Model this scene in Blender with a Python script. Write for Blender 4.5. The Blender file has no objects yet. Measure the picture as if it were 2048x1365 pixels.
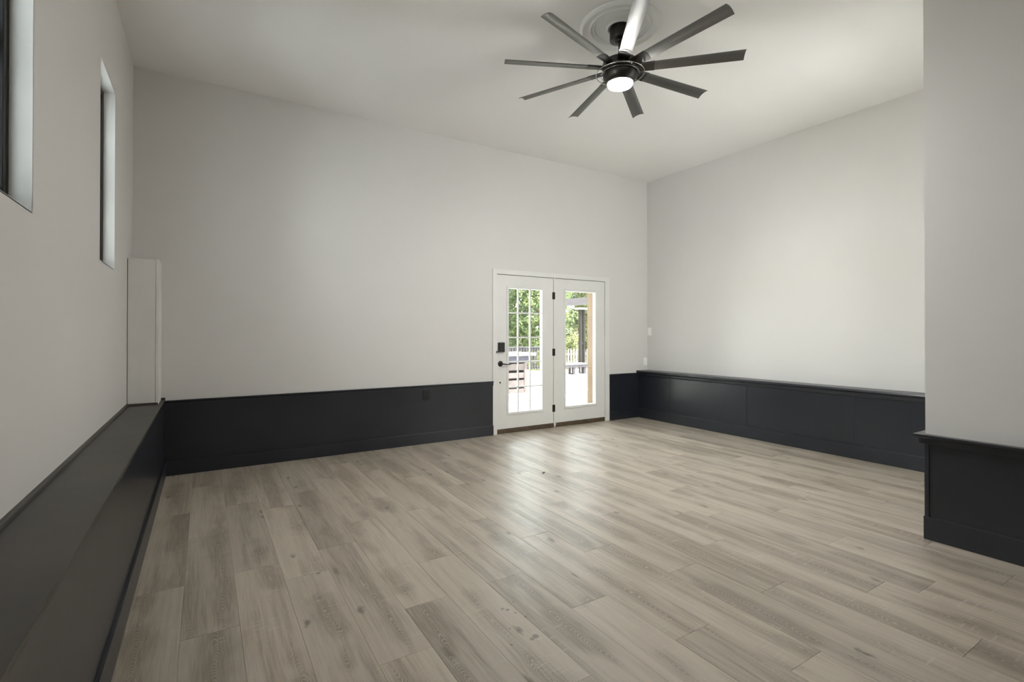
import bpy, bmesh, math, random
from mathutils import Vector, Matrix
random.seed(11)
S = bpy.context.scene
COL = S.collection
PI = math.pi

# ------------------------------------------------------------------ camera
cam_d = bpy.data.cameras.new('camera')
cam = bpy.data.objects.new('camera', cam_d)
COL.objects.link(cam)
S.camera = cam
YAW, PITCH = 0.5564, 0.0063
cam.location = (0, 0, 1.33)
cam.rotation_euler = (PI / 2 + PITCH, 0, -YAW)
cam_d.sensor_width = 36.0
cam_d.sensor_fit = 'HORIZONTAL'
cam_d.lens = 36.0 * 989.6 / 2048
cam_d.shift_y = (659.8 - 682.5) / 2048
cam_d.clip_start = 0.02
cam_d.clip_end = 300

# ------------------------------------------------------------------ world, sun, added fill lamp, exposure
W = bpy.data.worlds.new('world')
S.world = W
W.use_nodes = True
bg = W.node_tree.nodes['Background']
bg.inputs[0].default_value = (0.90, 0.955, 1.0, 1)
bg.inputs[1].default_value = 13.0

sun_d = bpy.data.lights.new('sun', 'SUN')
sun_d.energy = 30.0
sun_d.angle = 0.01
sun_d.color = (1.0, 0.95, 0.86)
sun = bpy.data.objects.new('sun', sun_d)
COL.objects.link(sun)
sun.rotation_euler = Vector((-0.35, 0.30, -0.89)).to_track_quat('-Z', 'Y').to_euler()


def area(name, loc, direction, sx, sy, power, color=(1, 1, 1), spread=PI):
    d = bpy.data.lights.new(name, 'AREA')
    d.shape = 'RECTANGLE'
    d.size, d.size_y = sx, sy
    d.energy = power
    d.color = color
    d.spread = spread
    o = bpy.data.objects.new(name, d)
    COL.objects.link(o)
    o.location = loc
    o.rotation_euler = Vector(direction).to_track_quat('-Z', 'Z' if abs(direction[2]) < .9 else 'Y').to_euler()
    return o


# fill lamp added out of view behind the pier to brighten the alcove
area('added_alcove_fill', (4.62, 1.25, 2.15), (0, 1, 0), 1.0, 2.2, 50, (1.0, 0.995, 0.98))

V = S.view_settings
S.display_settings.display_device = 'sRGB'
V.view_transform = 'Standard'
V.look = 'None'
V.gamma = 1.0
V.use_curve_mapping = False
V.exposure = 0.14

# ------------------------------------------------------------------ geometry helpers


def box(bm, x0, x1, y0, y1, z0, z1):
    vs = [bm.verts.new((x, y, z)) for z in (z0, z1) for y in (y0, y1) for x in (x0, x1)]
    for f in ((0, 2, 3, 1), (4, 5, 7, 6), (0, 1, 5, 4), (2, 6, 7, 3), (0, 4, 6, 2), (1, 3, 7, 5)):
        bm.faces.new([vs[i] for i in f])


def lathe(bm, prof, n=48, c=(0, 0, 0), axis='Z'):
    rings = []
    for r, z in prof:
        ring = []
        if r < 1e-6:
            p = (0, 0, z)
            ring = [p] * n
            v = None
            ring = [bm.verts.new(_ax(p, c, axis))]
        else:
            for i in range(n):
                a = 2 * PI * i / n
                ring.append(bm.verts.new(_ax((r * math.cos(a), r * math.sin(a), z), c, axis)))
        rings.append(ring)
    for a, b in zip(rings[:-1], rings[1:]):
        for i in range(n):
            j = (i + 1) % n
            q = []
            for v in (a[i % len(a)], a[j % len(a)], b[j % len(b)], b[i % len(b)]):
                if v not in q:
                    q.append(v)
            if len(q) >= 3:
                try:
                    bm.faces.new(q)
                except ValueError:
                    pass


def _ax(p, c, axis):
    x, y, z = p
    if axis == 'Y':
        x, y, z = x, -z, y
    elif axis == 'X':
        x, y, z = z, x, y
    return (x + c[0], y + c[1], z + c[2])


def tube(bm, pts, radii, n=10, caps=True):
    pts = [Vector(p) for p in pts]
    if not isinstance(radii, (list, tuple)):
        radii = [radii] * len(pts)
    rings = []
    for i, p in enumerate(pts):
        d = (pts[min(i + 1, len(pts) - 1)] - pts[max(i - 1, 0)]).normalized()
        u = d.orthogonal().normalized()
        if i and rings:
            u = (uprev - d * uprev.dot(d)).normalized()
        uprev = u
        w = d.cross(u)
        rings.append([bm.verts.new(p + (u * math.cos(2 * PI * k / n) + w * math.sin(2 * PI * k / n)) * radii[i]) for k in range(n)])
    for a, b in zip(rings[:-1], rings[1:]):
        for k in range(n):
            bm.faces.new((a[k], a[(k + 1) % n], b[(k + 1) % n], b[k]))
    if caps:
        bm.faces.new(list(reversed(rings[0])))
        bm.faces.new(rings[-1])


def prism(bm, prof, axis, a0, a1):
    """extrude a 2D outline along axis 'x' (prof = (y,z)), 'y' (prof = (x,z)) or 'z' (prof = (x,y))"""
    def pt(p, a):
        if axis == 'x':
            return (a, p[0], p[1])
        if axis == 'y':
            return (p[0], a, p[1])
        return (p[0], p[1], a)
    A = [bm.verts.new(pt(p, a0)) for p in prof]
    B = [bm.verts.new(pt(p, a1)) for p in prof]
    n = len(prof)
    for i in range(n):
        bm.faces.new((A[i], A[(i + 1) % n], B[(i + 1) % n], B[i]))
    bm.faces.new(list(reversed(A)))
    bm.faces.new(B)


def world_of(o):
    v = Vector(o.location)
    while o.parent:
        o = o.parent
        v += Vector(o.location)
    return v


def tag(o, label=None, cat=None, group=None, kind=None):
    if label:
        o['label'] = label
    if cat:
        o['category'] = cat
    if group:
        o['group'] = group
    if kind:
        o['kind'] = kind
    return o


def mk(name, bm, mat, parent=None, label=None, cat=None, group=None, kind=None, bevel=0, smooth=False, pivot='base', seg=2):
    bmesh.ops.recalc_face_normals(bm, faces=bm.faces)
    if bevel:
        bmesh.ops.bevel(bm, geom=[e for e in bm.edges if e.calc_face_angle(0) > 0.5], offset=bevel, segments=seg, affect='EDGES', profile=0.6)
    xs = [v.co.x for v in bm.verts]; ys = [v.co.y for v in bm.verts]; zs = [v.co.z for v in bm.verts]
    if pivot == 'base':
        pv = Vector(((min(xs) + max(xs)) / 2, (min(ys) + max(ys)) / 2, min(zs)))
    elif pivot == 'centre':
        pv = Vector(((min(xs) + max(xs)) / 2, (min(ys) + max(ys)) / 2, (min(zs) + max(zs)) / 2))
    else:
        pv = Vector(pivot)
    bmesh.ops.translate(bm, verts=bm.verts, vec=-pv)
    me = bpy.data.meshes.new(name)
    bm.to_mesh(me)
    bm.free()
    if smooth:
        for p in me.polygons:
            p.use_smooth = True
        me.set_sharp_from_angle(angle=0.6)
    me.materials.append(mat)
    o = bpy.data.objects.new(name, me)
    COL.objects.link(o)
    if parent:
        o.parent = parent
        o.location = pv - world_of(parent)
    else:
        o.location = pv
    return tag(o, label, cat, group, kind)


def mbox(name, dims, mat, parent=None, **k):
    bm = bmesh.new()
    box(bm, *dims)
    return mk(name, bm, mat, parent, **k)


def empty(name, loc, label=None, cat=None, group=None, kind=None):
    o = bpy.data.objects.new(name, None)
    o.empty_display_size = 0.1
    COL.objects.link(o)
    o.location = loc
    return tag(o, label, cat, group, kind)


# ------------------------------------------------------------------ node helpers
class NT:
    def __init__(self, name):
        self.m = bpy.data.materials.new(name)
        self.m.use_nodes = True
        self.t = self.m.node_tree
        self.b = self.t.nodes['Principled BSDF']
        self.out = self.t.nodes['Material Output']

    def n(self, typ, ins=None, **props):
        nd = self.t.nodes.new(typ)
        for k, v in props.items():
            setattr(nd, k, v)
        for k, v in (ins or {}).items():
            self.set(nd.inputs[k], v)
        return nd

    def set(self, sock, v):
        if isinstance(v, bpy.types.NodeSocket):
            self.t.links.new(v, sock)
        else:
            sock.default_value = v

    def math(self, op, a, b=0.0, c=None, clamp=False):
        nd = self.n('ShaderNodeMath', operation=op, use_clamp=clamp)
        self.set(nd.inputs[0], a)
        self.set(nd.inputs[1], b)
        if c is not None:
            self.set(nd.inputs[2], c)
        return nd.outputs[0]

    def vmul(self, v, s):
        nd = self.n('ShaderNodeVectorMath', operation='MULTIPLY')
        self.set(nd.inputs[0], v)
        self.set(nd.inputs[1], s)
        return nd.outputs[0]

    def vadd(self, v, s):
        nd = self.n('ShaderNodeVectorMath', operation='ADD')
        self.set(nd.inputs[0], v)
        self.set(nd.inputs[1], s)
        return nd.outputs[0]

    def noise(self, v, scale=1.0, detail=2.0, rough=0.5, dist=0.0):
        nd = self.n('ShaderNodeTexNoise')
        self.set(nd.inputs['Vector'], v)
        nd.inputs['Scale'].default_value = scale
        nd.inputs['Detail'].default_value = detail
        nd.inputs['Roughness'].default_value = rough
        nd.inputs['Distortion'].default_value = dist
        return nd.outputs['Fac']

    def step(self, v, a, b, o0=0.0, o1=1.0):
        nd = self.n('ShaderNodeMapRange', interpolation_type='SMOOTHSTEP')
        self.set(nd.inputs['Value'], v)
        nd.inputs['From Min'].default_value = a
        nd.inputs['From Max'].default_value = b
        nd.inputs['To Min'].default_value = o0
        nd.inputs['To Max'].default_value = o1
        return nd.outputs['Result']

    def mix(self, f, a, b, blend='MIX'):
        nd = self.n('ShaderNodeMix', data_type='RGBA', blend_type=blend)
        self.set(nd.inputs[0], f)
        self.set(nd.inputs[6], a)
        self.set(nd.inputs[7], b)
        return nd.outputs[2]

    def bump(self, h, strength, dist=0.01):
        nd = self.n('ShaderNodeBump')
        nd.inputs['Strength'].default_value = strength
        nd.inputs['Distance'].default_value = dist
        self.set(nd.inputs['Height'], h)
        self.t.links.new(nd.outputs[0], self.b.inputs['Normal'])

    def pos(self):
        return self.n('ShaderNodeNewGeometry').outputs['Position']

    def obj(self):
        return self.n('ShaderNodeTexCoord').outputs['Object']


def c4(c):
    return (c[0], c[1], c[2], 1)


def paint(name, col, rough=0.5, var=0.03, vscale=1.5, bump=0.02, bscale=220, spec=0.5, metallic=0.0, rvar=0.0):
    t = NT(name)
    p = t.pos()
    f = t.noise(p, vscale, 4, 0.6)
    dk = tuple(x * (1 - var) for x in col)
    lt = tuple(min(1, x * (1 + var)) for x in col)
    t.set(t.b.inputs['Base Color'], t.mix(t.step(f, 0.3, 0.7), c4(dk), c4(lt)))
    t.b.inputs['Roughness'].default_value = rough
    if rvar:
        t.set(t.b.inputs['Roughness'], t.step(t.noise(p, 3.0, 4, 0.6), 0.3, 0.7, rough - rvar, rough + rvar))
    t.b.inputs['Specular IOR Level'].default_value = spec
    t.b.inputs['Metallic'].default_value = metallic
    if bump:
        t.bump(t.noise(p, bscale, 3, 0.6), bump, 0.004)
    return t.m


M = {}
M['wall'] = paint('wall_paint', (0.685, 0.668, 0.645), 0.62, 0.012, 1.2, 0.05, 160, 0.3)
M['ceiling'] = paint('ceiling_paint', (0.885, 0.869, 0.852), 0.7, 0.01, 1.0, 0.04, 140, 0.25)
M['white'] = paint('white_trim_paint', (0.74, 0.73, 0.705), 0.4, 0.02, 3, 0.02, 90, 0.4)
M['reveal'] = paint('skylit_reveal_paint', (0.70, 0.69, 0.66), 0.4, 0.02, 3, 0.02, 90, 0.4)  # pale colour carries the sky light falling on the window reveals
M['chase'] = paint('chase_paint', (0.76, 0.745, 0.715), 0.5, 0.02, 4, 0.03, 60, 0.35)
M['black'] = paint('black_satin_paint', (0.0165, 0.0185, 0.0245), 0.285, 0.12, 2.5, 0.03, 25, 0.55)
M['ledge'] = paint('lit_black_ledge_paint', (0.046, 0.041, 0.034), 0.42, 0.18, 3.0, 0.10, 14, 0.5)  # black paint; lighter brown stands for light reflected off the ledge top
M['blackplastic'] = paint('black_plastic', (0.012, 0.012, 0.013), 0.4, 0.02, 3, 0, 1, 0.4)
M['whiteplastic'] = paint('white_plastic', (0.92, 0.91, 0.88), 0.35, 0.01, 3, 0, 1, 0.5)
M['iron'] = paint('dark_bronze_metal', (0.035, 0.033, 0.03), 0.42, 0.05, 8, 0, 1, 0.5, 0.6)
M['gasket'] = paint('dark_gap', (0.02, 0.02, 0.018), 0.8, 0, 3, 0, 1, 0.2)
M['threshold'] = paint('brown_threshold_wood', (0.085, 0.058, 0.032), 0.55, 0.25, 12, 0.08, 60)
M['stucco'] = paint('tan_stucco', (0.118, 0.082, 0.050), 0.85, 0.08, 6, 0.3, 60, 0.2)
M['concrete'] = paint('pale_concrete', (0.72, 0.69, 0.64), 0.85, 0.12, 2.5, 0.15, 40, 0.2)
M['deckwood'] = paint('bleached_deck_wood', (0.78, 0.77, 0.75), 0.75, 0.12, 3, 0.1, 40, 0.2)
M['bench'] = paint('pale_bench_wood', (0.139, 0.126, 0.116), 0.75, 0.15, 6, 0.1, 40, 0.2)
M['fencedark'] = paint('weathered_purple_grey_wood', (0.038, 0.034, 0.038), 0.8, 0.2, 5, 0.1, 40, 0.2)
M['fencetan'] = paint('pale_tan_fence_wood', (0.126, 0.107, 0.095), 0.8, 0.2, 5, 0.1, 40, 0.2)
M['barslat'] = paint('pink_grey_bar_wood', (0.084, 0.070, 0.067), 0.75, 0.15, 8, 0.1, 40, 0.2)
M['barapron'] = paint('shadow_blue_bar_wood', (0.040, 0.040, 0.055), 0.7, 0.15, 8, 0.1, 40, 0.2)  # dark blue tint is the countertop's shadow, put into the colour
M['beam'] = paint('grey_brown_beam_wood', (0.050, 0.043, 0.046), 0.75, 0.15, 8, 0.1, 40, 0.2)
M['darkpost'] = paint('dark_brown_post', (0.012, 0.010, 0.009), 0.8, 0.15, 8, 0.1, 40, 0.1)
M['bark'] = paint('bark', (0.10, 0.075, 0.055), 0.9, 0.3, 10, 0.4, 20, 0.1)
M['lawn'] = paint('dry_lawn', (0.16, 0.17, 0.06), 0.95, 0.35, 3, 0.3, 20, 0.1)
M['roof'] = paint('roof_board', (0.3, 0.28, 0.26), 0.9, 0.1, 3, 0, 1, 0.1)
M['subfloor'] = paint('subfloor', (0.06, 0.05, 0.04), 0.9, 0.1, 3, 0, 1, 0.1)
M['plaster'] = paint('medallion_plaster', (0.86, 0.853, 0.835), 0.6, 0.01, 2, 0, 1, 0.25)
M['crumb'] = paint('dry_leaf_scrap', (0.06, 0.045, 0.03), 0.9, 0.2, 30, 0, 1, 0.1)


def fan_metal(name, col, rough, metallic=1.0):
    t = NT(name)
    o = t.obj()
    g = t.noise(t.vmul(o, (3, 260, 120)), 1, 2, 0.5)
    t.set(t.b.inputs['Base Color'], t.mix(g, c4([x * 0.86 for x in col]), c4([x * 1.14 for x in col])))
    t.set(t.b.inputs['Roughness'], t.step(g, 0.2, 0.8, rough - 0.04, rough + 0.06))
    t.b.inputs['Metallic'].default_value = metallic
    return t.m


M['blade'] = fan_metal('brushed_gunmetal', (0.15, 0.147, 0.141), 0.42)
M['motor'] = fan_metal('black_bronze', (0.075, 0.072, 0.069), 0.34)
M['ring'] = fan_metal('polished_ring_metal', (0.5, 0.49, 0.47), 0.22)


def emit(name, col, s):
    t = NT(name)
    t.b.inputs['Base Color'].default_value = c4((0.9, 0.9, 0.88))
    t.b.inputs['Emission Color'].default_value = c4(col)
    t.b.inputs['Emission Strength'].default_value = s
    return t.m


M['lens'] = emit('frosted_lit_lens', (1.0, 0.985, 0.96), 600)


def glass(name, refl=0.10, tint=(0.95, 0.97, 0.96)):
    t = NT(name)
    tr = t.n('ShaderNodeBsdfTransparent')
    tr.inputs[0].default_value = c4(tint)
    gl = t.n('ShaderNodeBsdfGlossy')
    gl.inputs['Roughness'].default_value = 0.02
    fr = t.n('ShaderNodeFresnel')
    fr.inputs[0].default_value = 1.45
    mx = t.n('ShaderNodeMixShader')
    t.set(mx.inputs[0], t.math('MULTIPLY', fr.outputs[0], refl * 10))
    t.t.links.new(tr.outputs[0], mx.inputs[1])
    t.t.links.new(gl.outputs[0], mx.inputs[2])
    t.t.links.new(mx.outputs[0], t.out.inputs['Surface'])
    t.t.nodes.remove(t.b)
    return t.m


M['glass'] = glass('clear_pane_glass', 0.08)


def plank_mat():
    t = NT('grey_oak_laminate')
    tc = t.obj()
    rnd = t.n('ShaderNodeObjectInfo').outputs['Random']
    off = t.n('ShaderNodeCombineXYZ')
    t.set(off.inputs[0], t.math('MULTIPLY', rnd, 41.0))
    t.set(off.inputs[1], t.math('MULTIPLY', rnd, 97.0))
    t.set(off.inputs[2], t.math('MULTIPLY', rnd, 13.0))
    p = t.vadd(tc, off.outputs[0])
    sx = t.n('ShaderNodeSeparateXYZ')
    t.set(sx.inputs[0], tc)
    r2 = t.math('FRACT', t.math('MULTIPLY', rnd, 17.13))
    r3 = t.math('FRACT', t.math('MULTIPLY', rnd, 53.71))
    wob = t.noise(t.vmul(p, (0.0, 2.6, 1)), 1, 2, 0.5)
    centre = t.math('ADD', t.math('MULTIPLY', t.math('SUBTRACT', r2, 0.5), 0.15), t.math('MULTIPLY', t.math('SUBTRACT', wob, 0.5), 0.12))
    du = t.math('ABSOLUTE', t.math('SUBTRACT', sx.outputs[0], centre))
    wid = t.step(t.noise(t.vmul(p, (0.0, 1.3, 7)), 1, 3, 0.55), 0.34, 0.68, -0.03, 0.072)
    core = t.step(t.math('ADD', t.math('SUBTRACT', du, wid), t.math('MULTIPLY', t.math('SUBTRACT', t.noise(t.vmul(p, (75, 1.6, 3)), 1, 4, 0.65), 0.5), 0.10)), 0.050, -0.040)
    broad0 = t.noise(t.vmul(p, (9.0, 0.60, 1)), 1, 3, 0.55, 0.5)
    streak = t.noise(t.vmul(p, (75, 1.6, 3)), 1, 4, 0.65)
    broad = t.math('ADD', broad0, t.math('MULTIPLY', t.math('SUBTRACT', streak, 0.5), 0.42))
    band = t.math('MAXIMUM', core, t.step(broad, 0.44, 0.72))
    fine = t.noise(t.vmul(p, (230, 7, 1)), 1, 3, 0.6)
    mid = t.noise(t.vmul(p, (46, 2.6, 1)), 1, 3, 0.6, 0.4)
    # cathedral figure: nested arches along the board
    sign = t.math('SUBTRACT', t.math('MULTIPLY', t.math('GREATER_THAN', r3, 0.5), 2.0), 1.0)
    arch = t.math('ADD', t.math('MULTIPLY', t.math('MULTIPLY', du, du), 120.0), t.math('MULTIPLY', sx.outputs[1], t.math('MULTIPLY', sign, 1.0)))
    warp = t.noise(t.vmul(p, (11, 3.2, 1)), 1, 2, 0.5, 0.3)
    fr = t.math('FRACT', t.math('MULTIPLY', t.math('ADD', arch, t.math('MULTIPLY', warp, 0.30)), 38.0))
    tri = t.math('ABSOLUTE', t.math('SUBTRACT', fr, 0.5))
    line = t.step(tri, 0.30, 0.49)
    # saw chatter running across the board
    ch = t.noise(t.vmul(p, (9, 75, 1)), 1, 2, 0.5)
    chm = t.noise(t.vmul(p, (6, 3.5, 1)), 1, 2, 0.5)
    chat = t.math('MULTIPLY', t.step(ch, 0.55, 0.72), t.step(chm, 0.5, 0.66))
    # knots
    vo = t.n('ShaderNodeTexVoronoi', voronoi_dimensions='2D')
    t.set(vo.inputs['Vector'], t.vadd(t.vmul(p, (6.5, 2.6, 1)), (0.3, 0.7, 0)))
    vo.inputs['Scale'].default_value = 1.0
    sep = t.n('ShaderNodeSeparateColor')
    t.set(sep.inputs[0], vo.outputs['Color'])
    has = t.math('GREATER_THAN', sep.outputs[0], 0.84)
    kd = t.math('ADD', vo.outputs['Distance'], t.math('MULTIPLY', t.math('SUBTRACT', t.noise(t.vmul(p, (40, 22, 1)), 1, 3), 0.5), 0.28))
    knot = t.math('MULTIPLY', t.step(kd, 0.15, 0.0), has)
    light = (0.47, 0.412, 0.334, 1)
    dark = (0.195, 0.153, 0.108, 1)
    c = t.mix(t.math('MULTIPLY', band, 0.92), light, dark)
    c = t.mix(t.step(mid, 0.3, 0.72, 0, 0.30), c, (0.25, 0.212, 0.168, 1))
    c = t.mix(t.step(fine, 0.40, 0.72, 0, 0.5), c, (0.48, 0.43, 0.365, 1))
    c = t.mix(t.math('MULTIPLY', line, t.math('ADD', t.math('MULTIPLY', band, 0.62), 0.03)), c, (0.52, 0.465, 0.39, 1))
    c = t.mix(t.math('MULTIPLY', chat, 0.5), c, (0.54, 0.50, 0.43, 1))
    c = t.mix(t.math('MULTIPLY', knot, 0.75), c, (0.10, 0.078, 0.055, 1))
    # board to board tone
    tone = t.n('ShaderNodeMapRange')
    t.set(tone.inputs['Value'], t.math('FRACT', t.math('MULTIPLY', rnd, 7.31)))
    tone.inputs['To Min'].default_value = 0.90
    tone.inputs['To Max'].default_value = 1.10
    cc = t.n('ShaderNodeVectorMath', operation='SCALE')
    t.set(cc.inputs[0], c)
    t.set(cc.inputs['Scale'], tone.outputs[0])
    col = cc.outputs[0]
    # a few dried spots in the middle of the room
    pos = t.pos()
    spot = None
    for x, y, r in ((1.223, 2.053, .010), (1.241, 2.034, .012), (1.258, 1.993, .009), (1.282, 1.941, .009), (1.213, 1.785, .013),
                    (1.237, 1.792, .017), (1.116, 1.798, .009), (1.30, 2.08, .008), (1.17, 1.90, .008)):
        d = t.n('ShaderNodeVectorMath', operation='DISTANCE')
        t.set(d.inputs[0], pos)
        d.inputs[1].default_value = (x, y, 0)
        s = t.step(t.math('ADD', d.outputs['Value'], t.math('MULTIPLY', fine, 0.006)), r + .004, r - .003)
        spot = s if spot is None else t.math('MAXIMUM', spot, s)
    col = t.mix(t.math('MULTIPLY', spot, 0.6), col, (0.10, 0.085, 0.065, 1))
    t.set(t.b.inputs['Base Color'], col)
    t.set(t.b.inputs['Roughness'], t.step(mid, 0.25, 0.75, 0.30, 0.42))
    t.b.inputs['Specular IOR Level'].default_value = 0.65
    t.bump(t.math('ADD', t.math('MULTIPLY', fine, 0.6), t.math('MULTIPLY', line, 0.4)), 0.10, 0.0012)
    return t.m


M['plank'] = plank_mat()


def leaf_mat(name, c0, c1):
    t = NT(name)
    r = t.noise(t.pos(), 2.2, 3, 0.6)
    t.set(t.b.inputs['Base Color'], t.mix(t.step(r, 0.35, 0.65), c4(c0), c4(c1)))
    t.b.inputs['Roughness'].default_value = 0.55
    t.b.inputs['Specular IOR Level'].default_value = 0.3
    tl = t.n('ShaderNodeBsdfTranslucent')
    tl.inputs[0].default_value = c4([x * 1.1 for x in c1])
    mx = t.n('ShaderNodeMixShader')
    mx.inputs[0].default_value = 0.3
    t.t.links.new(t.b.outputs[0], mx.inputs[1])
    t.t.links.new(tl.outputs[0], mx.inputs[2])
    t.t.links.new(mx.outputs[0], t.out.inputs['Surface'])
    return t.m


M['leafA'] = leaf_mat('green_leaves', (0.056, 0.086, 0.030), (0.170, 0.202, 0.086))
M['leafB'] = leaf_mat('yellow_green_leaves', (0.101, 0.123, 0.040), (0.233, 0.242, 0.109))
M['leafC'] = leaf_mat('dark_green_leaves', (0.040, 0.063, 0.040), (0.109, 0.147, 0.079))

# ------------------------------------------------------------------ room dimensions
XL, XR, YB, YR, H = -0.554, 6.049, 5.609, -2.40, 3.75
XP, YP = 3.972, 1.312          # pier wall face and end
ZDECK = -0.15

# ------------------------------------------------------------------ shell
# back wall, opening for the double door
bm = bmesh.new()
box(bm, XL - .2, 3.245, YB, 5.70, 0, H)
box(bm, 5.145, XR + .2, YB, 5.70, 0, H)
box(bm, 3.245, 5.145, YB, 5.70, 2.105, H)
mk('wall_back', bm, M['wall'], label='tall light grey painted wall holding the white double door', cat='wall', kind='structure')
bm = bmesh.new()
box(bm, XL - .2, 3.20, 5.70, 6.0, -.2, H + .3)
box(bm, 5.13, 9.0, 5.70, 6.0, -.2, H + .3)
box(bm, 3.20, 5.13, 5.70, 6.0, 2.13, H + .3)
box(bm, 3.20, 5.13, 5.70, 6.0, -.2, -.01)
mk('wall_exterior', bm, M['stucco'], label='tan stucco outer wall around the door opening', cat='wall', kind='structure')

# left wall with two high window openings
WIN = [(1.945, 2.545), (3.966, 4.560)]
WZ0, WZ1 = 1.785, 3.062
bm = bmesh.new()
box(bm, XL - .2, XL, YR, YB, 0, WZ0)
box(bm, XL - .2, XL, YR, YB, WZ1, H)
ys = [YR] + [v for w in WIN for v in w] + [YB]
for a, b in zip(ys[0::2], ys[1::2]):
    box(bm, XL - .2, XL, a, b, WZ0, WZ1)
mk('wall_left', bm, M['wall'], label='light grey painted wall with two high narrow windows', cat='wall', kind='structure')

for i, (a, b) in enumerate(WIN):
    w = empty('window_%d' % (i + 1), (XL - .1, (a + b) / 2, WZ0), ('narrow high window with black frame, next to the white corner box' if i else 'narrow high window with black frame, farther from the white corner box'), 'window', kind='structure')
    x0, x1 = XL - .135, XL - .068
    bm = bmesh.new()
    t_ = .045
    box(bm, x0, x1, a, a + t_, WZ0, WZ1)
    box(bm, x0, x1, b - t_, b, WZ0, WZ1)
    box(bm, x0, x1, a + t_, b - t_, WZ0, WZ0 + t_)
    box(bm, x0, x1, a + t_, b - t_, WZ1 - t_, WZ1)
    mk('window_frame', bm, M['blackplastic'], w, bevel=.004)
    bm = bmesh.new()
    s_ = .03
    A, B, Z0, Z1 = a + t_, b - t_, WZ0 + t_, WZ1 - t_
    box(bm, x0 + .012, x1 - .022, A, A + s_, Z0, Z1)
    box(bm, x0 + .012, x1 - .022, B - s_, B, Z0, Z1)
    box(bm, x0 + .012, x1 - .022, A + s_, B - s_, Z0, Z0 + s_)
    box(bm, x0 + .012, x1 - .022, A + s_, B - s_, Z1 - s_, Z1)
    box(bm, x0 + .012, x1 - .022, A + s_, B - s_, (Z0 + Z1) / 2 - .02, (Z0 + Z1) / 2 + .02)
    mk('sash', bm, M['blackplastic'], w, bevel=.003)
    for z0, z1 in ((Z0 + s_, (Z0 + Z1) / 2 - .02), ((Z0 + Z1) / 2 + .02, Z1 - s_)):
        mbox('pane', (x0 + .028, x0 + .033, A + s_ - .004, B - s_ + .004, z0 - .004, z1 + .004), M['glass'], w)
    for nm, dims in (('jamb_liner', (x1, XL, b - .0015, b + .004, WZ0, WZ1)), ('jamb_liner', (x1, XL, a - .004, a + .0015, WZ0, WZ1)), ('head_liner', (x1, XL, a, b, WZ1 - .0015, WZ1 + .004)), ('sill_liner', (x1, XL, a, b, WZ0 - .004, WZ0 + .0015))):
        mbox(nm, dims, M['reveal'], w)  # liners added in a paler colour to brighten the reveals like sky light
    mbox('caulk_bead', (x1 - .004, x1 + .003, b - .006, b, WZ0, WZ1), M['fencetan'], w)

# right wall, pier, alcove return wall, rear wall
mbox('wall_right', (XR, XR + .2, YP - .3, YB, 0, H), M['wall'], label='bright light grey wall of the alcove above thick dark wainscot', cat='wall', kind='structure')
bm = bmesh.new()
box(bm, XP, XR + .2, YR, YP - .2, 0, H)
box(bm, XP, 4.07, YP - .2, YP, 0, H)
box(bm, 5.17, XR, YP - .2, YP, 0, H)
box(bm, 4.07, 5.17, YP - .2, YP, 0, 1.0)
box(bm, 4.07, 5.17, YP - .2, YP, 3.3, H)
mk('wall_pier', bm, M['wall'], label='light grey wall end standing out into the room beside the alcove', cat='wall', kind='structure')
mbox('wall_rear', (XL - .2, XR + .2, YR - .2, YR, 0, H), M['wall'], label='plain light grey wall at the near end of the room', cat='wall', kind='structure')


def plain_window(name, x0, x1, z0, z1, y0, y1, label, nx):
    w = empty(name, ((x0 + x1) / 2, (y0 + y1) / 2, z0), label, 'window', kind='structure')
    bm = bmesh.new()
    f = .05
    box(bm, x0, x0 + f, y0, y1, z0, z1)
    box(bm, x1 - f, x1, y0, y1, z0, z1)
    box(bm, x0 + f, x1 - f, y0, y1, z0, z0 + f)
    box(bm, x0 + f, x1 - f, y0, y1, z1 - f, z1)
    mk('window_frame', bm, M['white'], w, bevel=.004)
    for i in range(1, nx):
        xm = x0 + (x1 - x0) * i / nx
        mbox('mullion', (xm - .015, xm + .015, y0, y1, z0 + f, z1 - f), M['white'], w)
    for i in range(nx):
        mbox('pane', (x0 + (x1 - x0) * i / nx + .01, x0 + (x1 - x0) * (i + 1) / nx - .01, (y0 + y1) / 2 - .003, (y0 + y1) / 2 + .003, z0 + .03, z1 - .03), M['glass'], w)


plain_window('window_3', 4.07, 5.17, 1.0, 3.3, YP - .05, YP - .005, 'added white framed window around the alcove fill lamp', 2)  # unseen window made up as a housing for the alcove fill lamp

bm = bmesh.new()
box(bm, XL - .2, XR + .2, YR - .2, 5.70, H, H + .08)
mk('ceiling', bm, M['ceiling'], label='flat white painted ceiling', cat='ceiling', kind='structure')
mbox('roof', (XL - .5, XR + .5, YR - .5, 6.0, H + .3, H + .4), M['roof'], label='flat roof deck above the ceiling', cat='roof', kind='structure')

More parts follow.
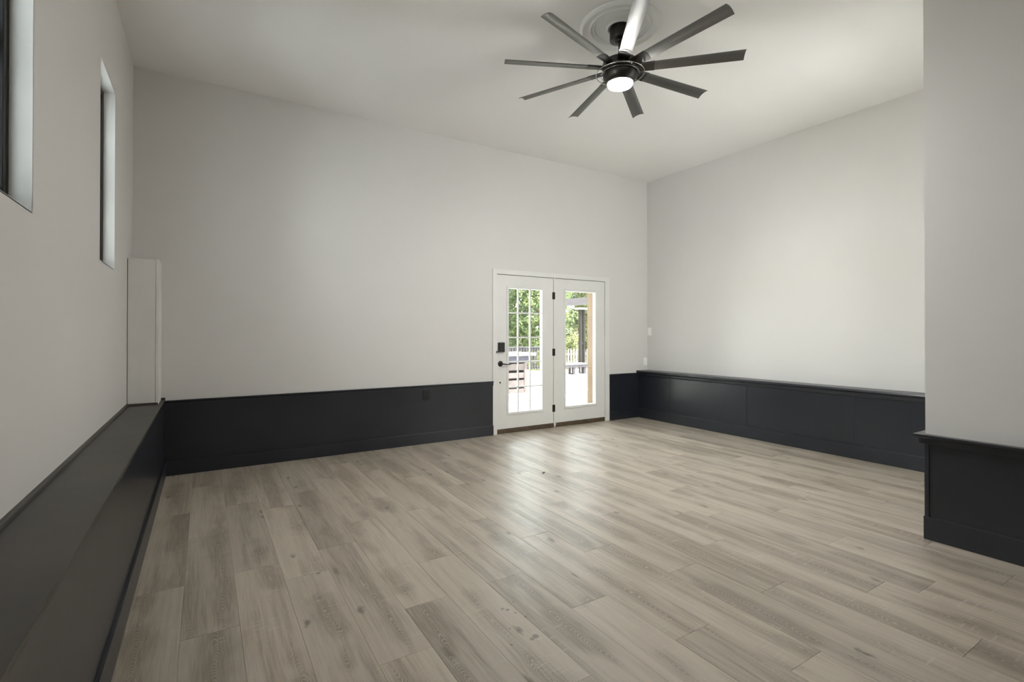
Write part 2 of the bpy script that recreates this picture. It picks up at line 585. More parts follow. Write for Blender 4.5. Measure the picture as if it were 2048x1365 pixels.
# ------------------------------------------------------------------ floor: subfloor and planks
floor = mbox('floor', (XL - .2, XR + .2, YR - .2, 5.70, -.12, -.0125), M['subfloor'], label='grey brown oak plank floor of the empty room', cat='floor', kind='structure')
PW, PL = 0.2275, 1.24
known = {-1: 3.124, 0: 2.572, 1: 1.9, 2: 2.907, 3: 1.965, 4: 2.30, 5: 1.475, 6: 2.306, 7: 1.881, 8: 2.69, 9: 2.32, 10: 1.872, 11: 1.483, 12: .753, 13: 1.2, 15: 1.602}
cache = {}
for k in range(-2, 28):
    x0 = -.085 + k * PW
    x1 = x0 + PW
    x0, x1 = max(x0, -.36), min(x1, XR - .01)
    if x1 - x0 < .02:
        continue
    ylo = (YR + .01) if x1 < XP + .05 else (YP + .002)
    yhi = YB - .005
    j = known.get(k, random.uniform(0, PL))
    j -= math.ceil((j - ylo) / PL) * PL
    while j < yhi:
        a, b = max(j, ylo), min(j + PL, yhi)
        j += PL
        if b - a < .03:
            continue
        key = (round(x1 - x0, 3), round(b - a, 3))
        dz = random.uniform(-.00025, .00025)
        if key not in cache:
            bm = bmesh.new()
            g = .0003
            box(bm, x0 + g, x1 - g, a + g, b - g, -.012, 0)
            top = [e for e in bm.edges if all(v.co.z > -.001 for v in e.verts)]
            bmesh.ops.bevel(bm, geom=top, offset=.0008, segments=1, affect='EDGES')
            o = mk('plank', bm, M['plank'], floor, pivot='centre')
            cache[key] = o.data
        else:
            o = bpy.data.objects.new('plank', cache[key])
            COL.objects.link(o)
            o.parent = floor
            o.location = Vector(((x0 + x1) / 2, (a + b) / 2, -.006)) - world_of(floor)
        o.location.z += dz

# ------------------------------------------------------------------ wainscot on the back wall


def cap_profile_y(yw, z0, z1):
    """back-wall chair rail: thin lip on top of a flat rail (y,z)"""
    return [(yw, z0), (yw - .024, z0), (yw - .024, z1 - .020), (yw - .030, z1 - .016), (yw - .034, z1 - .012), (yw - .034, z1), (yw, z1)]


def back_wainscot(name, x0, x1, label):
    w = empty(name, ((x0 + x1) / 2, YB, 0), label, 'wainscot', kind='structure')
    mbox('panel', (x0, x1, YB - .014, YB, .10, .67), M['black'], w)
    bm = bmesh.new()
    prism(bm, cap_profile_y(YB, .640, .700), 'x', x0, x1)
    mk('cap_rail', bm, M['black'], w)
    return w


wb = back_wainscot('trim_1', -.312, 3.19, 'long low black wainscot left of the white double door')
wb2 = back_wainscot('trim_2', 5.222, 5.84, 'short piece of dark wainscot between door and alcove corner')
mbox('cap_end', (-.338, -.305, YB - .036, YB, .700, .728), M['ledge'], wb, bevel=.003)
b1 = mbox('baseboard_back', (-.31, 3.19, YB - .030, YB, 0, .127), M['black'], label='black baseboard under the long back wainscot', cat='baseboard', kind='structure', bevel=.003)
b2 = mbox('baseboard_back_short', (5.222, 5.83, YB - .030, YB, 0, .127), M['black'], label='short black baseboard between door and alcove corner', cat='baseboard', kind='structure', bevel=.003)

# right wall: thick boxed wainscot, panels joined edge to edge, moulded cap
wr = empty('trim_3', (5.94, 3.45, 0), 'thick glossy navy black wainscot along the alcove wall', 'wainscot', kind='structure')
seams = [YB - .012, 4.975, 3.756, 2.537, YP + .01]
for a, b in zip(seams[1:], seams[:-1]):
    mbox('panel', (5.834, XR, a + .0008, b - .0008, .0, .70), M['black'], wr, bevel=.0012, seg=1)
bm = bmesh.new()
prism(bm, [(XR, .690), (5.815, .690), (5.812, .702), (5.800, .712), (5.800, .722), (5.806, .735), (5.815, .737), (XR, .737)], 'y', YP + .01, YB)
mk('cap', bm, M['black'], wr)
bm = bmesh.new()
prism(bm, [(5.834, .655), (5.826, .657), (5.820, .670), (5.818, .690), (5.834, .690)], 'y', YP + .01, YB - .012)
mk('cap_moulding', bm, M['black'], wr)
mbox('baseboard_right', (5.818, 5.834, YP + .01, YB - .03, 0, .142), M['black'], label='navy black baseboard of the alcove wainscot', cat='baseboard', kind='structure', bevel=.003)

# pier wainscot
wp = empty('trim_4', (3.96, 0, 0), 'black panelled wainscot with shelf cap on the wall end', 'wainscot', kind='structure')
mbox('panel', (3.966, XP + .002, YR, YP, .10, .64), M['black'], wp)
mbox('stile', (3.957, 3.968, 1.290, YP + .002, .146, .620), M['black'], wp, bevel=.0015, seg=1)
bm = bmesh.new()
box(bm, 3.944, XP + .002, YR, 1.338, .615, .652)
mk('apron', bm, M['black'], wp, bevel=.002)
bm = bmesh.new()
prism(bm, [(XP + .002, .652), (3.930, .652), (3.922, .660), (3.922, .672), (3.925, .675), (XP + .002, .675)], 'y', YR, 1.362)
mk('cap', bm, M['black'], wp)
mbox('cap_return', (XP, 4.3, YP, 1.362, .652, .675), M['black'], wp)
mbox('baseboard_pier', (3.952, 3.968, YR, YP + .006, 0, .147), M['black'], label='black baseboard at the foot of the wall end', cat='baseboard', kind='structure', bevel=.002)

# left boxed ledge
wl = empty('trim_5', (-.43, 1.6, 0), 'long boxed black ledge along the foot of the window wall', 'ledge', kind='structure')
for a, b in ((YR, .2), (.2, YB - .014)):
    mbox('front_panel', (-.330, -.312, a + .0006, b - .0006, 0, .690), M['black'], wl, bevel=.001, seg=1)
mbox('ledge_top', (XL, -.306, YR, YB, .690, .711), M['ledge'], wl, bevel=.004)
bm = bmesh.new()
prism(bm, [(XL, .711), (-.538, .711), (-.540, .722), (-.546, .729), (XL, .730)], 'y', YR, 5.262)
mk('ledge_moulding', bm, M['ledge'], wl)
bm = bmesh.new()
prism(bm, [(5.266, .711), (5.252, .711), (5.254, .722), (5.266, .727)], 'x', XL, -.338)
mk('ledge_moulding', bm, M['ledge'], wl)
mbox('baseboard_left', (-.314, -.296, YR, YB - .03, 0, .145), M['black'], label='dark baseboard at the foot of the boxed ledge', cat='baseboard', kind='structure', bevel=.003)

# boxed chase in the far left corner
ch = empty('trim_6', (-.45, 5.44, .711), 'pale grey boxed-in corner chase standing on the dark ledge', 'corner box', kind='structure')
mbox('front_board', (XL + .004, -.356, 5.266, 5.284, .711, 1.966), M['chase'], ch, bevel=.0015, seg=1)
mbox('side_board', (-.352, -.336, 5.284, YB, .711, 1.968), M['chase'], ch, bevel=.0015, seg=1)
bm = bmesh.new()
prism(bm, [(-.356, 5.284), (-.356, 5.262), (-.334, 5.262), (-.334, 5.30), (-.352, 5.30), (-.352, 5.284)], 'z', .711, 1.970)
mk('corner_bead', bm, M['chase'], ch, bevel=.001, seg=1)
mbox('top_board', (XL, -.352, 5.284, YB, 1.945, 1.962), M['chase'], ch)
mbox('shadow_gap', (XL, XL + .004, 5.272, 5.284, .711, 1.962), M['gasket'], ch)

# ------------------------------------------------------------------ double door
dy0, dy1 = YB + .004, YB + .049
fr = empty('trim_7', (4.2, YB, 0), 'white painted casing around the double glass door', 'door frame', kind='structure')
bm = bmesh.new(); box(bm, 3.188, 3.251, YB - .016, YB + .002, 0, 2.166); mk('casing_leg', bm, M['white'], fr, bevel=.003)
bm = bmesh.new(); box(bm, 5.137, 5.221, YB - .016, YB + .002, 0, 2.166); mk('casing_leg', bm, M['white'], fr, bevel=.003)
bm = bmesh.new(); box(bm, 3.251, 5.137, YB - .016, YB + .002, 2.103, 2.166); mk('casing_head', bm, M['white'], fr, bevel=.003)
mbox('jamb', (3.245, 3.2515, YB, 5.70, 0, 2.105), M['white'], fr)
mbox('jamb', (5.1365, 5.145, YB, 5.70, 0, 2.105), M['white'], fr)
mbox('head_jamb', (3.2515, 5.1365, YB, 5.70, 2.1025, 2.105), M['white'], fr)
mbox('mullion', (4.1795, 4.2015, YB - .004, 5.69, .055, 2.1025), M['white'], fr)
bm = bmesh.new()
prism(bm, [(4.178, .055), (4.180, .02), (4.186, .004), (4.199, .004), (4.203, .03), (4.215, .048), (4.2, .058)], 'y', YB - .010, YB + .004)
mk('broken_mullion_foot', bm, M['white'], fr)
mbox('threshold', (3.2515, 5.1365, YB - .004, 5.70, 0, .057), M['threshold'], fr, bevel=.004)
# dark weather gaps behind the leaf edges
for dims in ((3.2515, 3.2555, dy0 + .006, dy1, .057, 2.1025), (4.1755, 4.1795, dy0 + .006, dy1, .057, 2.1025), (4.2015, 4.2045, dy0 + .006, dy1, .057, 2.1025),
             (5.1325, 5.1365, dy0 + .006, dy1, .057, 2.1025), (3.2555, 4.1755, dy0 + .006, dy1, 2.0975, 2.1025), (4.2045, 5.1325, dy0 + .006, dy1, 2.0985, 2.1025)):
    mbox('weatherstrip', dims, M['gasket'], fr)


def door_leaf(name, x0, x1, gx0, gx1, gz0, gz1, label):
    d = empty(name, ((x0 + x1) / 2, (dy0 + dy1) / 2, .06), label, 'door', kind='structure')
    z0, z1 = .060, 2.0975
    bm = bmesh.new()
    box(bm, x0, gx0 - .02, dy0, dy1, z0, z1)
    box(bm, gx1 + .02, x1, dy0, dy1, z0, z1)
    box(bm, gx0 - .02, gx1 + .02, dy0, dy1, z0, gz0 - .02)
    box(bm, gx0 - .02, gx1 + .02, dy0, dy1, gz1 + .02, z1)
    mk('slab', bm, M['white'], d)
    # plastic lite frame standing proud on both faces
    bm = bmesh.new()
    o_, i_ = .030, .0
    ya, yb_ = dy0 - .009, dy1 + .009
    for (a, b, c, e) in ((gx0 - o_, gx0, gz0 - o_, gz1 + o_), (gx1, gx1 + o_, gz0 - o_, gz1 + o_), (gx0, gx1, gz0 - o_, gz0), (gx0, gx1, gz1, gz1 + o_)):
        box(bm, a, b, ya, yb_, c, e)
    bmesh.ops.remove_doubles(bm, verts=bm.verts, dist=1e-5)
    lf = mk('lite_frame', bm, M['white'], d, bevel=.004)
    for i in range(5):
        for xx in (gx0 - .018, gx1 + .018):
            zz = gz0 + .12 + i * (gz1 - gz0 - .24) / 4
            bm = bmesh.new()
            lathe(bm, [(0, -.0002), (.005, -.0002), (.005, .0012), (0, .0014)], 10, (xx, dy0 - .009, zz), 'Y')
            mk('screw_plug', bm, M['chase'], lf)
    return d


d1 = door_leaf('door_1', 3.2555, 4.1755, 3.436, 3.980, .270, 1.922, 'white glass door leaf with fifteen panes, keypad lock and lever')
d2 = door_leaf('door_2', 4.2045, 5.1325, 4.392, 4.952, .278, 1.926, 'white fixed door leaf with one tall clear pane')
ym = (dy0 + dy1) / 2
xs = [3.436, 3.599, 3.794, 3.980]
zs_ = [.270, .600, .938, 1.267, 1.598, 1.922]
for i in range(3):
    for j in range(5):
        mbox('pane', (xs[i] - .001, xs[i + 1] + .001, ym - .003, ym + .003, zs_[j] - .001, zs_[j + 1] + .001), M['glass'], d1)
for x in xs[1:-1]:
    mbox('muntin', (x - .009, x + .009, ym - .011, ym + .011, .270, 1.922), M['white'], d1, bevel=.003)
for z in zs_[1:-1]:
    mbox('muntin', (3.436, 3.980, ym - .0105, ym + .0105, z - .009, z + .009), M['white'], d1, bevel=.003)
mbox('pane', (4.390, 4.954, ym - .003, ym + .003, .276, 1.928), M['glass'], d2)
# hinges
for z in (1.852, 1.056, .267):
    bm = bmesh.new()
    for k in range(5):
        lathe(bm, [(0, 0), (.0075, 0), (.0075, .0185), (0, .0185)], 12, (4.184, dy0 - .007, z - .05 + k * .0200))
    box(bm, 4.160, 4.184, dy0 - .002, dy0 + .002, z - .05, z + .05)
    box(bm, 4.184, 4.2015, dy0 - .010, dy0 - .006, z - .05, z + .05)
    mk('hinge', bm, M['iron'], d1, label='black butt hinge')
# lock
bm = bmesh.new()
box(bm, 3.273, 3.362, dy0 - .034, dy0 + .001, 1.076, 1.203)
lk = mk('deadbolt_keypad', bm, M['iron'], d1, bevel=.007, label='dark metal keypad lock box')
bm = bmesh.new()
lathe(bm, [(0, 0), (.011, 0), (.011, .010), (0, .012)], 16, (3.345, dy0 - .034, 1.105), 'Y')
mk('lock_button', bm, M['blackplastic'], lk, smooth=True)
bm = bmesh.new()
box(bm, 3.236, 3.243, YB - .030, YB - .016, 1.066, 1.092)
box(bm, 3.243, 3.275, YB - .026, YB - .019, 1.074, 1.086)
mk('chain_latch', bm, M['iron'], d1, bevel=.002)
bm = bmesh.new()
lathe(bm, [(0, 0), (.038, 0), (.038, .006), (.030, .011), (.016, .013), (.014, .040), (0, .042)], 28, (3.310, dy0 + .001, .922), 'Y')
rose = mk('lever_rose', bm, M['iron'], d1, smooth=True)
bm = bmesh.new()
tube(bm, [(3.310, dy0 - .040, .922), (3.335, dy0 - .043, .918), (3.375, dy0 - .045, .914), (3.415, dy0 - .043, .911), (3.446, dy0 - .040, .912)], [.0095, .009, .0075, .0065, .0055], 12)
mk('lever', bm, M['iron'], rose, smooth=True)
bm = bmesh.new()
lathe(bm, [(0, 0), (.012, 0), (.012, .0015), (0, .0015)], 18, (3.307, dy0 + .0005, .673), 'Y')
mk('bore_hole', bm, M['gasket'], d1)

# ------------------------------------------------------------------ outlets and switch plates


def plate(name, c, wx, wz, normal, mat, label, cat, kind):
    """wall plate facing -y (normal 'y') or -x (normal 'x'), c = centre on wall"""
    r = empty(name, (c[0], c[1], c[2] - wz / 2), label, cat)

    def bx(a0, a1, d0, d1, z0, z1):
        if normal == 'y':
            return (c[0] + a0, c[0] + a1, c[1] - d1, c[1] - d0, c[2] + z0, c[2] + z1)
        return (c[0] - d1, c[0] - d0, c[1] + a0, c[1] + a1, c[2] + z0, c[2] + z1)
    p = mbox('plate', bx(-wx / 2, wx / 2, 0, .006, -wz / 2, wz / 2), mat, r, bevel=.003)
    if kind == 'outlet':
        for s in (-1, 1):
            q = mbox('receptacle', bx(-.017, .017, .005, .009, s * .027 - .016, s * .027 + .016), mat, r, bevel=.003)
            for a in (-.007, .007):
                mbox('slot', bx(a - .0015, a + .0015, .0088, .0094, s * .027 - .006, s * .027 + .007), M['gasket'], q)
    else:
        q = mbox('rocker', bx(-.0165, .0165, .005, .011, -.033, .033), mat, r, bevel=.002)
    for s in (-1, 1):
        if kind == 'outlet':
            s = 0
        mbox('screw', bx(-.003, .003, .0055, .0072, s * .048 - .003, s * .048 + .003), mat, r, bevel=.001)
        if kind == 'outlet':
            break
    return r


plate('power_outlet', (2.266, YB - .014, .585), .083, .132, 'y', M['blackplastic'], 'black power outlet set in the long black wainscot', 'outlet', 'outlet')
plate('light_switch', (6.0, YB, .872), .078, .122, 'y', M['whiteplastic'], 'white switch plate just above the dark wainscot beside the corner', 'switch', 'switch')
plate('light_switch', (XR, 5.556, 1.349), .076, .124, 'x', M['whiteplastic'], 'white switch plate higher up on the alcove wall at the corner', 'switch', 'switch')

# ------------------------------------------------------------------ ceiling medallion and fan
FX, FY = 2.775, 2.85
bm = bmesh.new()
prof = [(0, -.012), (.085, -.012), (.088, -.020), (.096, -.024), (.104, -.020), (.108, -.010), (.195, -.007), (.200, -.014), (.207, -.016), (.213, -.012), (.216, -.010),
        (.222, -.018), (.231, -.022), (.240, -.018), (.244, -.011), (.262, -.012), (.280, -.022), (.294, -.026), (.304, -.020), (.309, -.010), (.312, -.008), (.314, 0), (0, 0)]
lathe(bm, prof, 96, (FX, FY, H))
mk('ceiling_medallion', bm, M['plaster'], label='round white plaster medallion with ringed mouldings on the ceiling', cat='medallion', smooth=True)

ZB = 3.402
fan = empty('ceiling_fan', (FX, FY, ZB), 'black nine blade ceiling fan with lit round lamp', 'ceiling fan')


def fpart(name, prof, mat, parent=None, n=56, **k):
    bm = bmesh.new()
    lathe(bm, prof, n, (FX, FY, 0))
    return mk(name, bm, mat, parent or fan, smooth=True, **k)


fpart('canopy', [(0, 3.738), (.076, 3.738), (.080, 3.730), (.080, 3.640), (.077, 3.634), (.040, 3.628), (.036, 3.620), (.024, 3.614), (0, 3.614)], M['motor'])
fpart('downrod', [(0, 3.62), (.0125, 3.62), (.0125, 3.56), (.020, 3.50), (.026, 3.475), (0, 3.475)], M['motor'], n=24)
fpart('motor_housing', [(0, 3.490), (.030, 3.490), (.060, 3.482), (.110, 3.472), (.132, 3.460), (.138, 3.445), (.138, 3.392), (.130, 3.384), (0, 3.384)], M['motor'])
fpart('light_kit', [(0, 3.386), (.128, 3.386), (.134, 3.376), (.133, 3.352), (.126, 3.326), (.112, 3.306), (.101, 3.297), (.097, 3.296), (.097, 3.304), (0, 3.304)], M['motor'])
fpart('lamp_rim', [(.097, 3.300), (.104, 3.299), (.106, 3.294), (.102, 3.290), (.096, 3.290)], M['ring'])
fpart('lamp_lens', [(.0955, 3.302), (.0955, 3.286), (.092, 3.276), (.080, 3.270), (.050, 3.266), (0, 3.265)], M['lens'])


def torus(name, R, z, r, mat):
    bm = bmesh.new()
    prof = [(R + r * math.cos(2 * PI * i / 10), z + r * 1.3 * math.sin(2 * PI * i / 10)) for i in range(11)]
    lathe(bm, prof, 72, (FX, FY, 0))
    bmesh.ops.remove_doubles(bm, verts=bm.verts, dist=1e-6)
    return mk(name, bm, mat, fan, smooth=True)


torus('outer_ring', .186, 3.371, .0030, M['ring'])
torus('inner_ring', .146, 3.365, .0022, M['ring'])
for k in range(9):
    a = math.radians(15 + 40 * k)
    bm = bmesh.new()
    tube(bm, [(FX + .125 * math.cos(a), FY + .125 * math.sin(a), 3.372), (FX + .187 * math.cos(a), FY + .187 * math.sin(a), 3.371)], .0035, 6)
    mk('ring_strut', bm, M['motor'], fan)


def blade_mesh(name, r0, r1, c0, c1, sag, th, pitch, lift=0.0, sweep=0.0, nc=12, nr=10):
    """cambered strip along +x: chord along y, arched up in the middle, pitched about x"""
    bm = bmesh.new()
    cp, sp = math.cos(pitch), math.sin(pitch)
    rows = []
    for i in range(nr + 1):
        f = i / nr
        r = r0 + (r1 - r0) * f
        c = c0 + (c1 - c0) * f
        up, dn = [], []
        for j in range(nc + 1):
            s = -1 + 2 * j / nc
            y = s * c / 2
            z = sag * (1 - s * s) + lift
            edge = th * (0.35 + 0.65 * (1 - s * s))
            rr = r + sweep * f * s * c / 2
            for lst, zz in ((up, z + edge / 2), (dn, z - edge / 2)):
                lst.append(bm.verts.new((rr, y * cp - zz * sp, y * sp + zz * cp)))
        rows.append((up, dn))
    for (u0, d0), (u1, d1) in zip(rows[:-1], rows[1:]):
        for j in range(nc):
            bm.faces.new((u0[j], u0[j + 1], u1[j + 1], u1[j]))
            bm.faces.new((d0[j], d1[j], d1[j + 1], d0[j + 1]))
        bm.faces.new((u0[0], u1[0], d1[0], d0[0]))
        bm.faces.new((u0[nc], d0[nc], d1[nc], u1[nc]))
    for (u, d), fl in ((rows[0], 0), (rows[-1], 1)):
        for j in range(nc):
            q = (u[j], d[j], d[j + 1], u[j + 1])
            bm.faces.new(q if fl else tuple(reversed(q)))
    return bm


PIT = math.radians(-14)
first = None
for k in range(9):
    rz = math.radians(-5 + 40 * k)
    if first is None:
        b = mk('blade', blade_mesh('b', .215, .912, .092, .106, .013, .005, PIT), M['blade'], None, smooth=True, pivot=(0, 0, 0))
        h = mk('blade_holder', blade_mesh('h', .118, .262, .080, .098, .0132, .011, PIT, lift=.000), M['motor'], None, smooth=True, pivot=(0, 0, 0))
        first = (b.data, h.data)
    else:
        b = bpy.data.objects.new('blade', first[0])
        h = bpy.data.objects.new('blade_holder', first[1])
        COL.objects.link(b)
        COL.objects.link(h)
    b.parent = fan
    b.location = (0, 0, 0.004)
    b.rotation_euler = (0, 0, rz)
    h.parent = b
    h.location = (0, 0, 0)

# a scrap of dry leaf on the floor
bm = bmesh.new()
pts = [(-.018, 0), (-.010, .009), (.004, .011), (.019, .002), (.010, -.008), (-.006, -.010)]
vs = [bm.verts.new((2.732 + x, 3.828 + y, .002 + .006 * abs(x) / .018)) for x, y in pts]
vt = [bm.verts.new((v.co.x, v.co.y, v.co.z + .002)) for v in vs]
bm.faces.new(vs); bm.faces.new(list(reversed(vt)))
for i in range(6):
    bm.faces.new((vs[i], vt[i], vt[(i + 1) % 6], vs[(i + 1) % 6]))
mk('leaf_scrap', bm, M['crumb'], label='small dark dry scrap lying on the plank floor', cat='debris')

# ------------------------------------------------------------------ outside
mbox('ground', (-30, 60, 6.0, 70, -.5, -.26), M['lawn'], label='dry lawn beyond the deck and patio', cat='ground', kind='structure')
mbox('patio', (-6, 5.935, 6.0, 15.7, -.27, ZDECK), M['concrete'], label='pale concrete patio outside the glass door', cat='patio', kind='structure')
mbox('patio_edge', (5.930, 5.965, 6.0, 15.7, -.26, ZDECK + .012), M['threshold'], label='thin brown edging strip between patio and deck', cat='edging', kind='structure')
deck = mbox('deck', (5.965, 18, 6.0, 15.95, -.26, ZDECK - .03), M['fencedark'], label='bleached wooden deck outside the glass door', cat='deck', kind='structure')
y = 6.01
dm = None
while y < 15.85:
    if dm is None:
        o = mbox('board', (5.97, 18, y, y + .138, ZDECK - .03, ZDECK), M['deckwood'], deck, bevel=.003, seg=1)
        dm = o.data
    else:
        o = bpy.data.objects.new('board', dm)
        COL.objects.link(o)
        o.parent = deck
        o.location = Vector((11.985, y + .069, ZDECK - .03)) - world_of(deck)
    y += .145
# dry leaves on the patio
for i in range(6):
    x, yy = random.uniform(4.9, 5.9), random.uniform(7.9, 9.6)
    a = random.uniform(0, 6.28)
    bm = bmesh.new()
    s = random.uniform(.025, .045)
    q = [(-1, 0, 0), (-.3, .45, .15), (.5, .35, .1), (1, 0, 0.2), (.4, -.4, .12), (-.4, -.4, .1)]
    vs = [bm.verts.new((x + s * (p[0] * math.cos(a) - p[1] * math.sin(a)), yy + s * (p[0] * math.sin(a) + p[1] * math.cos(a)), ZDECK + .001 + s * p[2])) for p in q]
    vt = [bm.verts.new((v.co.x, v.co.y, v.co.z + .002)) for v in vs]
    bm.faces.new(vs); bm.faces.new(list(reversed(vt)))
    for j in range(6):
        bm.faces.new((vs[j], vt[j], vt[(j + 1) % 6], vs[(j + 1) % 6]))
    mk('dry_leaf', bm, M['threshold'], label='fallen dry leaf on the concrete patio', cat='leaf', group='dry leaves on the patio')

# outdoor bar
bar = empty('outdoor_bar', (6.0, 10.5, ZDECK), 'outdoor wooden bar with pale slatted front and thick top', 'bar')
bx0, bx1, by0, by1 = 5.05, 6.77, 10.20, 10.85
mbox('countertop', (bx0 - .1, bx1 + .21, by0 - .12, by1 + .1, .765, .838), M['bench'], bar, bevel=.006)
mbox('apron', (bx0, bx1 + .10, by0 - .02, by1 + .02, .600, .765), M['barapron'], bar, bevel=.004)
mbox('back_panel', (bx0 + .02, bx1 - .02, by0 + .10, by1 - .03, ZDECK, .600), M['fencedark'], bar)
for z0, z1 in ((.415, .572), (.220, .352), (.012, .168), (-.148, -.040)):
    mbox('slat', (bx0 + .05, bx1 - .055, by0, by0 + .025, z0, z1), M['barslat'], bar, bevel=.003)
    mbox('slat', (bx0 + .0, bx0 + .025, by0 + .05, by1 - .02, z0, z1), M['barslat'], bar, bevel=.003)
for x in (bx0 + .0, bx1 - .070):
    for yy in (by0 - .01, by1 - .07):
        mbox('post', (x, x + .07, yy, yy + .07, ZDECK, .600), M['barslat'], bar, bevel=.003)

# deck railing along the far edge
rail = empty('deck_railing', (12, 15.75, ZDECK), 'dark weathered deck railing with thin upright balusters', 'railing')
FYY = 15.72
mbox('top_rail', (6.0, 12.05, FYY - .05, FYY + .08, .755, .80), M['fencedark'], rail, bevel=.004)
mbox('upper_rail', (6.0, 12.05, FYY, FYY + .035, .655, .745), M['fencedark'], rail)
mbox('lower_rail', (6.0, 12.05, FYY, FYY + .035, -.06, .02), M['fencedark'], rail)
for x in (6.0, 8.0, 10.12, 11.96):
    mbox('post', (x, x + .09, FYY - .01, FYY + .08, ZDECK, .83), M['fencedark'], rail, bevel=.003)
bal = None
x = 6.14
while x < 11.95:
    if bal is None:
        o = mbox('baluster', (x, x + .04, FYY - .035, FYY, -.09, .755), M['fencedark'], rail)
        bal = o.data
    else:
        o = bpy.data.objects.new('baluster', bal)
        COL.objects.link(o)
        o.parent = rail
        o.location = Vector((x + .02, FYY - .0175, -.09)) - world_of(rail)
    x += .125

pf = empty('picket_fence', (15, 17.4, -.26), 'pale weathered picket fence behind the deck bench', 'fence')
PYY = 16.6
mbox('rail', (12.2, 19, PYY + .02, PYY + .06, .05, .13), M['fencetan'], pf)
mbox('rail', (12.2, 19, PYY + .02, PYY + .06, .38, .46), M['fencetan'], pf)
pk = None
x = 12.2
while x < 18.9:
    if pk is None:
        bm = bmesh.new()
        prism(bm, [(x, -.26), (x + .09, -.26), (x + .09, .57), (x + .045, .66), (x, .57)], 'y', PYY, PYY + .02)
        o = mk('picket', bm, M['fencetan'], pf)
        pk = o.data
    else:
        o = bpy.data.objects.new('picket', pk)
        COL.objects.link(o)
        o.parent = pf
        o.location = Vector((x + .045, PYY + .01, -.26)) - world_of(pf)
    o.location.z += random.uniform(-.03, .03)
    x += .15

bn = empty('deck_bench', (11.3, 13.9, ZDECK), 'low pale wooden bench at the far side of the deck', 'bench')
for i in range(3):
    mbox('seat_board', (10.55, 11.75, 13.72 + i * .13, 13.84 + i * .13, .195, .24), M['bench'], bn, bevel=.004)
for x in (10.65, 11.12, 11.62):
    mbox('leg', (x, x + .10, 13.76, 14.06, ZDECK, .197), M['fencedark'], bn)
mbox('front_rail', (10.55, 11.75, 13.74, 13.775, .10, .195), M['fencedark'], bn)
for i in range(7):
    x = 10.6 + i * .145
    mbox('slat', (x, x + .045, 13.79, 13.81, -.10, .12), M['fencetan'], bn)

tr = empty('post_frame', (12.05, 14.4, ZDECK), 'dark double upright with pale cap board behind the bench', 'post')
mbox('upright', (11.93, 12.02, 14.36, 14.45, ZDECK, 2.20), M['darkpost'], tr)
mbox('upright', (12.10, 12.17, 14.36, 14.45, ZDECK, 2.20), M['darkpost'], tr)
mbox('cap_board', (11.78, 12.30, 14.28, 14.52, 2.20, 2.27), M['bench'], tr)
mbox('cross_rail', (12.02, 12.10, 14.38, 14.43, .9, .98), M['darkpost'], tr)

pg = empty('pergola', (10.24, 11, ZDECK), 'grey brown pergola beam on square posts over the deck', 'pergola')
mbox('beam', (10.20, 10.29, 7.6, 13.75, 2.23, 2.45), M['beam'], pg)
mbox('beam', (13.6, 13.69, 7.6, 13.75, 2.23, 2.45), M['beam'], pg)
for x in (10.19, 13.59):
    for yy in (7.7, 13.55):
        mbox('post', (x, x + .11, yy, yy + .11, ZDECK, 2.23), M['beam'], pg)


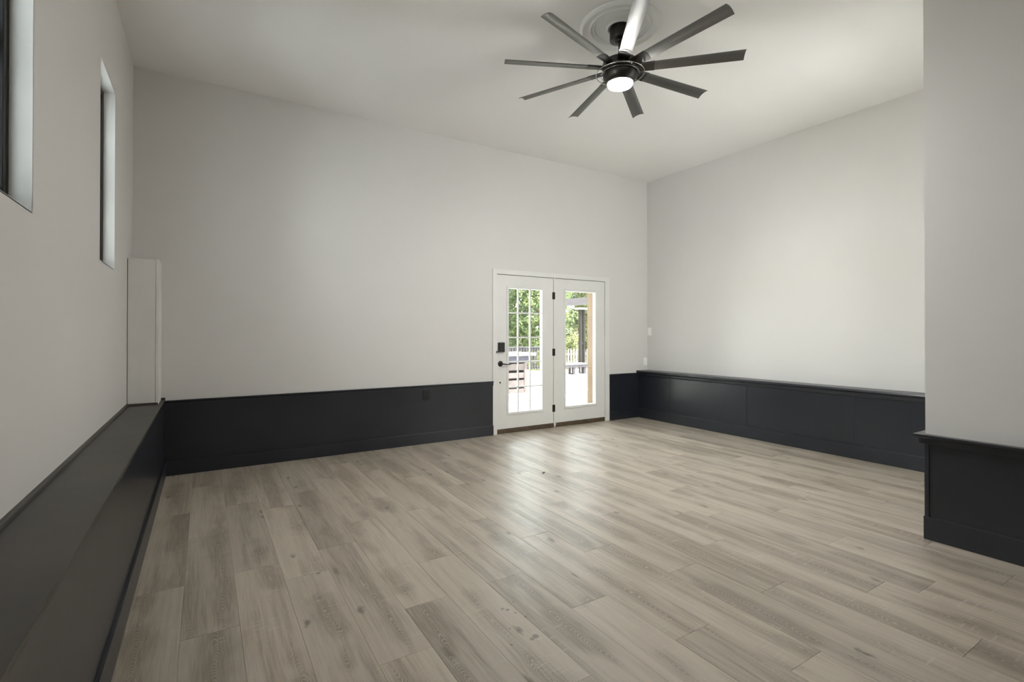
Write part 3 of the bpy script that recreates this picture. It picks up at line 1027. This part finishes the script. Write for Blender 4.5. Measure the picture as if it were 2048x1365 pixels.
# trees beyond the deck
def tree(name, label, x, y, r, h, mat, n, leaf, seed, zb=0.0, cmax=.55):
    rnd = random.Random(seed)
    t = empty(name, (x, y, -.26), label, 'tree', 'trees beyond the deck')
    bm = bmesh.new()
    k_ = min(1, r)
    tube(bm, [(x, y, -.3), (x + rnd.uniform(-.1, .1) * k_, y, h * .35), (x + rnd.uniform(-.2, .2) * k_, y + .1 * k_, h * .7)], [.16 * k_, .12 * k_, .05 * k_], 8)
    for k in range(7):
        a = rnd.uniform(0, 6.28)
        z0 = h * rnd.uniform(.15, .6)
        tube(bm, [(x, y, z0), (x + math.cos(a) * r * .4, y + math.sin(a) * r * .4, z0 + .5), (x + math.cos(a) * r * .75, y + math.sin(a) * r * .75, z0 + .9)], [.05, .035, .015], 6)
    mk('trunk', bm, M['bark'], t)
    # leaf clumps spread over the crown, each clump a small ball of leaves
    verts, faces = [], []
    clumps = []
    nc = max(30, n // 55)
    for _ in range(nc):
        a = rnd.uniform(0, 6.28)
        zz = rnd.uniform(0, 1)
        rr = r * math.sqrt(rnd.uniform(.25, 1)) * (1 - .55 * max(0, zz - .35))
        clumps.append((x + math.cos(a) * rr, y + math.sin(a) * rr, zb + zz * (h - zb), rnd.uniform(.5, 1) * cmax))
    for i in range(n):
        cx, cy, cz, cr = clumps[i % nc]
        d = Vector((rnd.gauss(0, 1), rnd.gauss(0, 1), rnd.gauss(0, .8))).normalized() * cr * rnd.uniform(.5, 1.05)
        p = Vector((cx, cy, cz)) + d
        if p.z < -.24:
            continue
        nrm = (d.normalized() + Vector((rnd.uniform(-.7, .7), rnd.uniform(-.7, .7), rnd.uniform(-.2, 1.0)))).normalized()
        u = nrm.orthogonal().normalized()
        u.rotate(Matrix.Rotation(rnd.uniform(0, 6.28), 3, nrm))
        w = nrm.cross(u)
        l = leaf * rnd.uniform(.7, 1.3)
        b = len(verts)
        verts += [p - u * l, p + w * l * .42 + nrm * l * .12, p + u * l, p - w * l * .42 + nrm * l * .12]
        faces.append((b, b + 1, b + 2, b + 3))
    me = bpy.data.meshes.new('foliage')
    me.from_pydata([tuple(v - Vector((x, y, -.26))) for v in verts], [], faces)
    me.materials.append(mat)
    o = bpy.data.objects.new('foliage', me)
    COL.objects.link(o)
    o.parent = t
    o['kind'] = 'stuff'
    return t


tree('leafy_tree', 'green leafy tree beyond the outdoor bar', 10.0, 20.1, 1.5, 6.4, M['leafA'], 11000, .10, 1)
tree('leafy_tree', 'tall green leafy tree behind the dark railing', 14.15, 20.1, 1.5, 7.0, M['leafA'], 14000, .095, 2)
tree('leafy_tree', 'yellow green leafy tree behind the pale picket fence', 18.3, 20.1, 1.5, 6.8, M['leafB'], 14000, .095, 3)
tree('leafy_tree', 'green leafy tree beyond the far end of the picket fence', 22.45, 20.1, 1.5, 6.6, M['leafA'], 9000, .10, 4)
for i, (x, lab) in enumerate(((11.0, 'dark evergreen farther back over the outdoor bar'), (16.9, 'broad dark evergreen filling the gap between the two nearest trees'), (22.8, 'dark evergreen farther back over the end of the picket fence'))):
    tree('dark_tree', lab, x, 25.3, 2.3, 9.0, M['leafC'], 15000, .13, 20 + i)
for i, (x, lab) in enumerate(((15.0, 'tall distant tree at the back over the dark railing'), (20.9, 'tall distant tree at the back over the pale picket fence'), (26.8, 'tall distant tree at the back beyond the picket fence'))):
    tree('distant_tree', lab, x, 31.2, 2.3, 11.0, M['leafA'], 9000, .17, 30 + i)
tree('low_shrub', 'low yellow green shrub behind the dark railing', 12.4, 17.3, .25, 1.1, M['leafB'], 2600, .05, 9, cmax=.28)
tree('low_shrub', 'low yellow green shrub behind the picket fence', 14.0, 17.3, .25, 1.2, M['leafB'], 2600, .05, 10, cmax=.28)
tree('low_shrub', 'low green shrub behind the far part of the picket fence', 15.4, 17.3, .25, 1.1, M['leafA'], 2600, .05, 11, cmax=.28)
